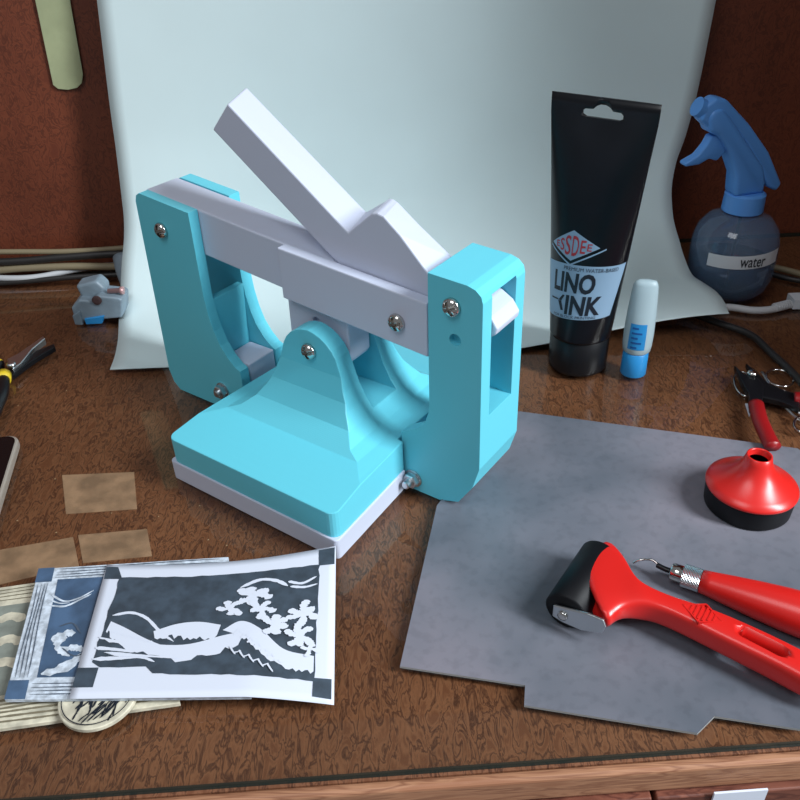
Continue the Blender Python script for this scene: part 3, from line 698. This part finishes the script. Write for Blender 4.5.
for k in range(5): st.append(curve_stroke([(.09+.01*k, .70+.006*k), (.15+.03*k, .705+.007*k), (.21+.045*k, .725+.006*k)], .004, .006, k+30, .5))
def leafc(cx, cy, sc_, seed, k0=5):
    rd = random.Random(seed); out = []
    for k in range(k0):
        a = 2*PI*k/k0+rd.random()*.6; L = sc_*(.8+.5*rd.random())
        out.append(curve_stroke([(cx, cy), (cx+L*.5*math.cos(a), cy+L*.7*math.sin(a)), (cx+L*math.cos(a+.25), cy+1.3*L*math.sin(a+.25))], sc_*.20, sc_*.34, seed+k, .5))
    return out
st += leafc(.66, .31, .065, 1, 6)+leafc(.57, .40, .05, 2, 5)+leafc(.70, .42, .055, 3, 5)+leafc(.76, .54, .06, 4, 6)+leafc(.87, .46, .058, 5, 6)+leafc(.86, .62, .055, 6, 6)+leafc(.90, .70, .035, 8, 4)
for k in range(9): st.append(curve_stroke([(.59+.019*k, .68+.015*k+.03*(k % 2)), (.60+.019*k, .71+.014*k), (.615+.019*k, .70+.014*k+.04*((k+1) % 2))], .0045, .003, k, .2))
decal('white_figure', st, lambda s, t: pmap(s, t, .0007), PRINTW, pr, .05, stack=True)

# ------------------------------------------------------------------ phone at the left edge
ph = thing('mobile_phone', 'black mobile phone with pale rim at the left edge of the desk', 'phone', (-.3310, .4520, 0), math.radians(11))
o = from_bm('phone_body', prism_z(rrect(-.036, .036, -.0680, .0680, .010), 0, .0080), mat('pale_rim', (150, 140, 130), .4)); bevel(o, .002, 3); o.parent = ph
o = from_bm('screen', prism_z(rrect(-.034, .034, -.066, .066, .009), .0075, .0084), mat('dark_glass', (10, 11, 14), .1)); o.parent = ph

# ------------------------------------------------------------------ pliers (left) and the cutters / scissors (right)
def flat(name, pts, z0, z1, mt, par, bev=.001):
    o = from_bm(name, prism_z([tuple(p) for p in pts], z0, z1), mt); bevel(o, bev, 2, 30); o.data.transform(Matrix.Translation(-Vector(par.location))); o.parent = par
    for p in o.data.polygons: p.use_smooth = False
    return o
def px(l, z=0): return [at(x, y, z).xy[:] for x, y in l]
pk = thing('long_nose_pliers', 'long nose pliers with black grips and yellow bands lying at the left', 'pliers', (-.3780, .6500, 0))
flat('jaw', px([(8, 362), (20, 356), (44, 339), (46, 341), (33, 352), (22, 366), (14, 372)], .006), .0025, .0095, STEEL, pk, .0008)
flat('jaw', px([(8, 366), (22, 362), (36, 351), (54, 344), (55, 347), (36, 358), (22, 368), (12, 376)], .006), .001, .0065, BLACKP, pk, .0008)
o = from_bm('pivot', lathe(bmesh.new(), [(.004, 0), (.004, .003), (.002, .0036)], at(12, 366, .0095), n=20), STEEL, smooth=True); o.data.transform(Matrix.Translation(-Vector(pk.location))); o.parent = pk
for pts in ([at(4, 374, .006), at(2, 392, .007), at(-3, 405, .007), at(-10, 424, .006)], [at(2, 366, .006), at(-18, 366, .007), at(-55, 378, .007), at(-95, 400, .006)]):
    o = from_bm('grip', sweep(bmesh.new(), pts, lambda t: .0058-.001*abs(t-.5), 12), BLACKP, smooth=True); o.data.transform(Matrix.Translation(-Vector(pk.location))); o.parent = pk
    o = from_bm('yellow_band', sweep(bmesh.new(), [pts[0]+(pts[1]-pts[0])*.05, pts[0]+(pts[1]-pts[0])*.35], .0066, 12, smooth=False), YEL, smooth=True); o.data.transform(Matrix.Translation(-Vector(pk.location))); o.parent = pk
nk = thing('wire_cutters', 'small black cutters with red grips behind the grey sheet', 'cutters', (.3150, .5560, 0))
def nkp(o): o.data.transform(Matrix.Translation(-Vector(nk.location))); o.parent = nk; return o
flat('jaw', px([(734, 366), (744, 375), (756, 378), (764, 386), (762, 408), (750, 410), (748, 394), (742, 384)], .007), .003, .0085, BLACKP, nk)
flat('jaw', px([(746, 362), (756, 370), (768, 382), (782, 388), (800, 394), (800, 408), (780, 400), (762, 396), (750, 384), (752, 374)], .007), .001, .0065, BLACKP, nk)
nkp(from_bm('pivot', lathe(bmesh.new(), [(.0045, 0), (.0045, .0015), (.003, .003), (.0001, .0036)], at(752, 374, .0085), n=24), CHROME, smooth=True))
nkp(from_bm('grip', sweep(bmesh.new(), [at(756, 404, .006), at(760, 420, .007), at(767, 436, .007), at(773, 447, .006)], .0062, 12, flat=.8), REDD, smooth=True))
nkp(from_bm('grip', sweep(bmesh.new(), [at(794, 398, .006), at(812, 400, .007), at(834, 412, .007), at(848, 424, .006)], .0062, 12, flat=.8), REDD, smooth=True))
def ringpts(cx, cy, a, b_, rot, z, n_=20, sp_=1.0):
    out = []
    for k in range(n_+1):
        t = 2*PI*sp_*k/n_; x, y = a*math.cos(t), b_*math.sin(t)
        out.append(at(cx+x*math.cos(rot)-y*math.sin(rot), cy+x*math.sin(rot)+y*math.cos(rot), z))
    return out
sk_ = thing('small_scissors', 'small steel scissors with ring handles lying under the black cutters', 'scissors', (.3400, .5850, 0))
def skp(o): o.data.transform(Matrix.Translation(-Vector(sk_.location))); o.parent = sk_; return o
skp(from_bm('finger_ring', sweep(bmesh.new(), ringpts(780, 378, 14, 8, .25, .0012), .0010, 8, 3), CHROME, smooth=True))
skp(from_bm('finger_ring', sweep(bmesh.new(), ringpts(744, 384, 9, 13, -.5, .0012), .0009, 8, 3), CHROME, smooth=True))
skp(from_bm('blade', sweep(bmesh.new(), [at(762, 372, .0012), at(775, 394, .0012), at(792, 414, .0012), at(806, 424, .0012)], .0011, 8), STEEL, smooth=True))
skp(from_bm('blade', sweep(bmesh.new(), [at(756, 396, .0012), at(768, 392, .0012), at(784, 398, .0012), at(800, 414, .0012)], .0011, 8), STEEL, smooth=True))
skp(from_bm('finger_ring', sweep(bmesh.new(), ringpts(803, 424, 9, 8, 0, .0012), .0011, 8, 3), CHROME, smooth=True))
wp = tag(from_bm('paper_scrap', prism_z(px([(745, 404), (750, 404), (751, 414), (749, 417)]), 0, .0006), PRINTW), 'tiny white paper scrap beside the red grip of the cutters', 'scrap')

# ------------------------------------------------------------------ cables
def cable(name, pts, r, mt, label, **kw):
    o = from_bm(name, sweep(bmesh.new(), pts, r, 12, **kw), mt, smooth=True); tag(o, label, 'cable'); return o
cable('cable', [(-.62, .846, .0105), (-.50, .840, .0095), (-.44, .830, .0075), (-.402, .830, .0075), (-.365, .838, .0105), (-.330, .842, .0125), (-.26, .842, .0125)], .0034, CABW, 'white cable running along the back of the desk at the left')
def rope(name, a, z, r, mt, label, seed, y0=.846):
    pts = [(-.62+.05*k, min(y0 + .005*math.sin(k*.9+seed), .851-.016+.0*k)+a*k, z+.002*math.sin(k*1.3+seed)) for k in range(8)]
    return cable(name, pts, r, mt, label)
rope('cable', 0, .027, .0042, CABB, 'black cable, topmost of the bunch along the left wall', 0, .848)
rope('cable', 0, .0150, .0042, CABG, 'beige twisted cable low in the bunch along the left wall', 2, .842)
rope('cable', .0006, .0350, .0030, CABG, 'thin beige cable at the wall above the black one', 4, .838)
rope('cable', 0, .0040, .0030, CABB, 'thin dark cable between beige ones along the left wall', 1, .832)
o = cable('network_cable', [(.300, .700, .004), (.330, .698, .004), (.350, .690, .004), (.368, .690, .004), (.386, .697, .0045)], .0036, CABW, 'white network cable with ribbed plug sleeve in front of the spray bottle')
for k in range(7):
    p = Vector((.372+.0028*k, .6915+.0011*k, .0048)); q = from_bm('sleeve_rib', lathe(bmesh.new(), [(.0040, 0), (.0046, .0004), (.0046, .0014), (.0040, .0018)], p, (1, .4, 0), 20), CABW, o)
from_bm('plug', box(bmesh.new(), .392, .42, .694, .710, .001, .011), WAX, o)
cable('cable', [(.283, .700, .0034), (.306, .672, .0034), (.330, .644, .0034), (.348, .606, .0034), (.352, .572, .0034), (.35, .53, .0034)][:3] + [at(770, 352, .0034), at(800, 381, .0034), at(830, 420, .0034)], .0034, CABB, 'black cable curving from under the paper to the right edge')
cable('cable', [(.33, .800, .004), (.39, .795, .004), (.425, .772, .004), (.452, .735, .004), (.49, .69, .004)], .0034, CABG, 'beige cable behind the spray bottle')
cable('cable', [(.40, .772, .003), (.425, .752, .003), (.46, .748, .003), (.52, .755, .003)], .003, CABB, 'thin black cable to the right of the spray bottle')
o = cable('plug_cable', [(.404, .672, .004), (.412, .690, .008), (.426, .712, .01)], .0042, CABW, 'white cable end at the right edge beside the network plug')

# ------------------------------------------------------------------ grey clip gadget at the left edge of the paper
gd = thing('grey_clamp', 'grey plastic clamp with light blue foot beside the left edge of the paper', 'clamp', (-.3120, .7300, 0), 0)
def gp(o): o.data.transform(Matrix.Translation(-Vector(gd.location))); o.parent = gd; return o
def gpoly(pts, Yd, y1, name, mt, bev=.003):
    bm = bmesh.new(); prism(bm, [(atY(x, y, Yd).x, max(atY(x, y, Yd).z, .0005)) for x, y in pts], lambda p, k: (p[0], y1 if k else Yd, p[1]))
    o = from_bm(name, bm, mt); bevel(o, bev, 3, 25); return gp(o)
gpoly([(71, 308), (78, 300), (90, 301), (97, 296), (118, 298), (122, 300), (122, 318), (100, 320), (84, 322), (74, 318)], .725, .752, 'clamp_body', GREYP)
gpoly([(75, 286), (96, 281), (104, 288), (106, 302), (84, 303)], .735, .755, 'lever', GREYP)
gpoly([(72, 316), (79, 312), (83, 326), (75, 325)], .722, .735, 'hook', GREYP, .001)
gpoly([(84, 319), (104, 316), (102, 324), (86, 325)], .723, .742, 'foot', LBLUE, .001)
gp(from_bm('pivot_hole', lathe(bmesh.new(), [(.0048, 0), (.0048, .0015), (.003, .002)], atY(97, 300, .7245), (0, -1, 0), 20), mat('brown_hole', (70, 50, 50), .6)))
gp(from_bm('pin', lathe(bmesh.new(), [(.0025, 0), (.0025, .012), (.004, .0125), (.004, .016)], atY(108, 291, .733), (1, 0, 0), 16), mat('pink_pin', (190, 150, 150), .3, .4), smooth=True))
o = from_bm('cable_plug', sweep(bmesh.new(), [(-.300, .824, .030), (-.296, .812, .020), (-.290, .800, .010)], .0105, 16, 4), GREYP, smooth=True); tag(o, 'grey rounded plug at the left edge of the paper behind the clamp', 'plug')

# ------------------------------------------------------------------ pale strip hanging on the wall
def wl(x, y, off=.0):           # on the back wall
    d = ray(x, y); t = (WY-off)/(d.y-SK*d.x); return CAM + d*t
bm = bmesh.new(); pts = [(22, -60), (60, -60), (70, 0), (83, 74), (82, 83), (77, 88), (68, 90), (58, 89), (53, 85), (35, 0)]
prism(bm, pts, lambda p, k: wl(p[0], p[1], .0035 if k else .0015)); o = from_bm('hanging_strip', bm, RULER); bevel(o, .0005); tag(o, 'pale green round ended strip hanging on the wooden wall', 'strip')

# ------------------------------------------------------------------ old tape stuck on the wood below the glass
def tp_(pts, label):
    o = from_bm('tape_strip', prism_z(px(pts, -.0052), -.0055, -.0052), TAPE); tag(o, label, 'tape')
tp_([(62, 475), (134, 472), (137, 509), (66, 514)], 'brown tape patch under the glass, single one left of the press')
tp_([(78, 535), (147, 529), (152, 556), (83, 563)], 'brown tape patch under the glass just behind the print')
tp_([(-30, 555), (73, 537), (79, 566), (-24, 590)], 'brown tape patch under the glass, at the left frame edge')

# ------------------------------------------------------------------ light: a tall window behind and to the right, soft room light
def area(name, loc, target, sx, sy, power, col):
    l = bpy.data.lights.new(name, 'AREA'); l.shape = 'RECTANGLE'; l.size = sx; l.size_y = sy; l.energy = power; l.color = col
    o = bpy.data.objects.new(name, l); COL.objects.link(o); o.location = loc
    o.rotation_euler = (Vector(target)-Vector(loc)).to_track_quat('-Z', 'Y').to_euler(); return o
area('window_light', (1.33, -.30, 1.12), (0, .55, .05), .34, 1.0, 52, (.90, .96, 1.0))
area('ceiling_light', (-.55, -.35, 1.7), (0, .45, 0), .8, .8, 10, (.95, .97, 1.0))
w = bpy.data.worlds.new('world'); sc.world = w; w.use_nodes = True
bg = w.node_tree.nodes['Background']; bg.inputs[0].default_value = (.78, .81, .84, 1); bg.inputs[1].default_value = .25
vs = sc.view_settings; vs.view_transform = 'Standard'; vs.look = 'None'; vs.gamma = 1; vs.use_curve_mapping = False; vs.exposure = 0
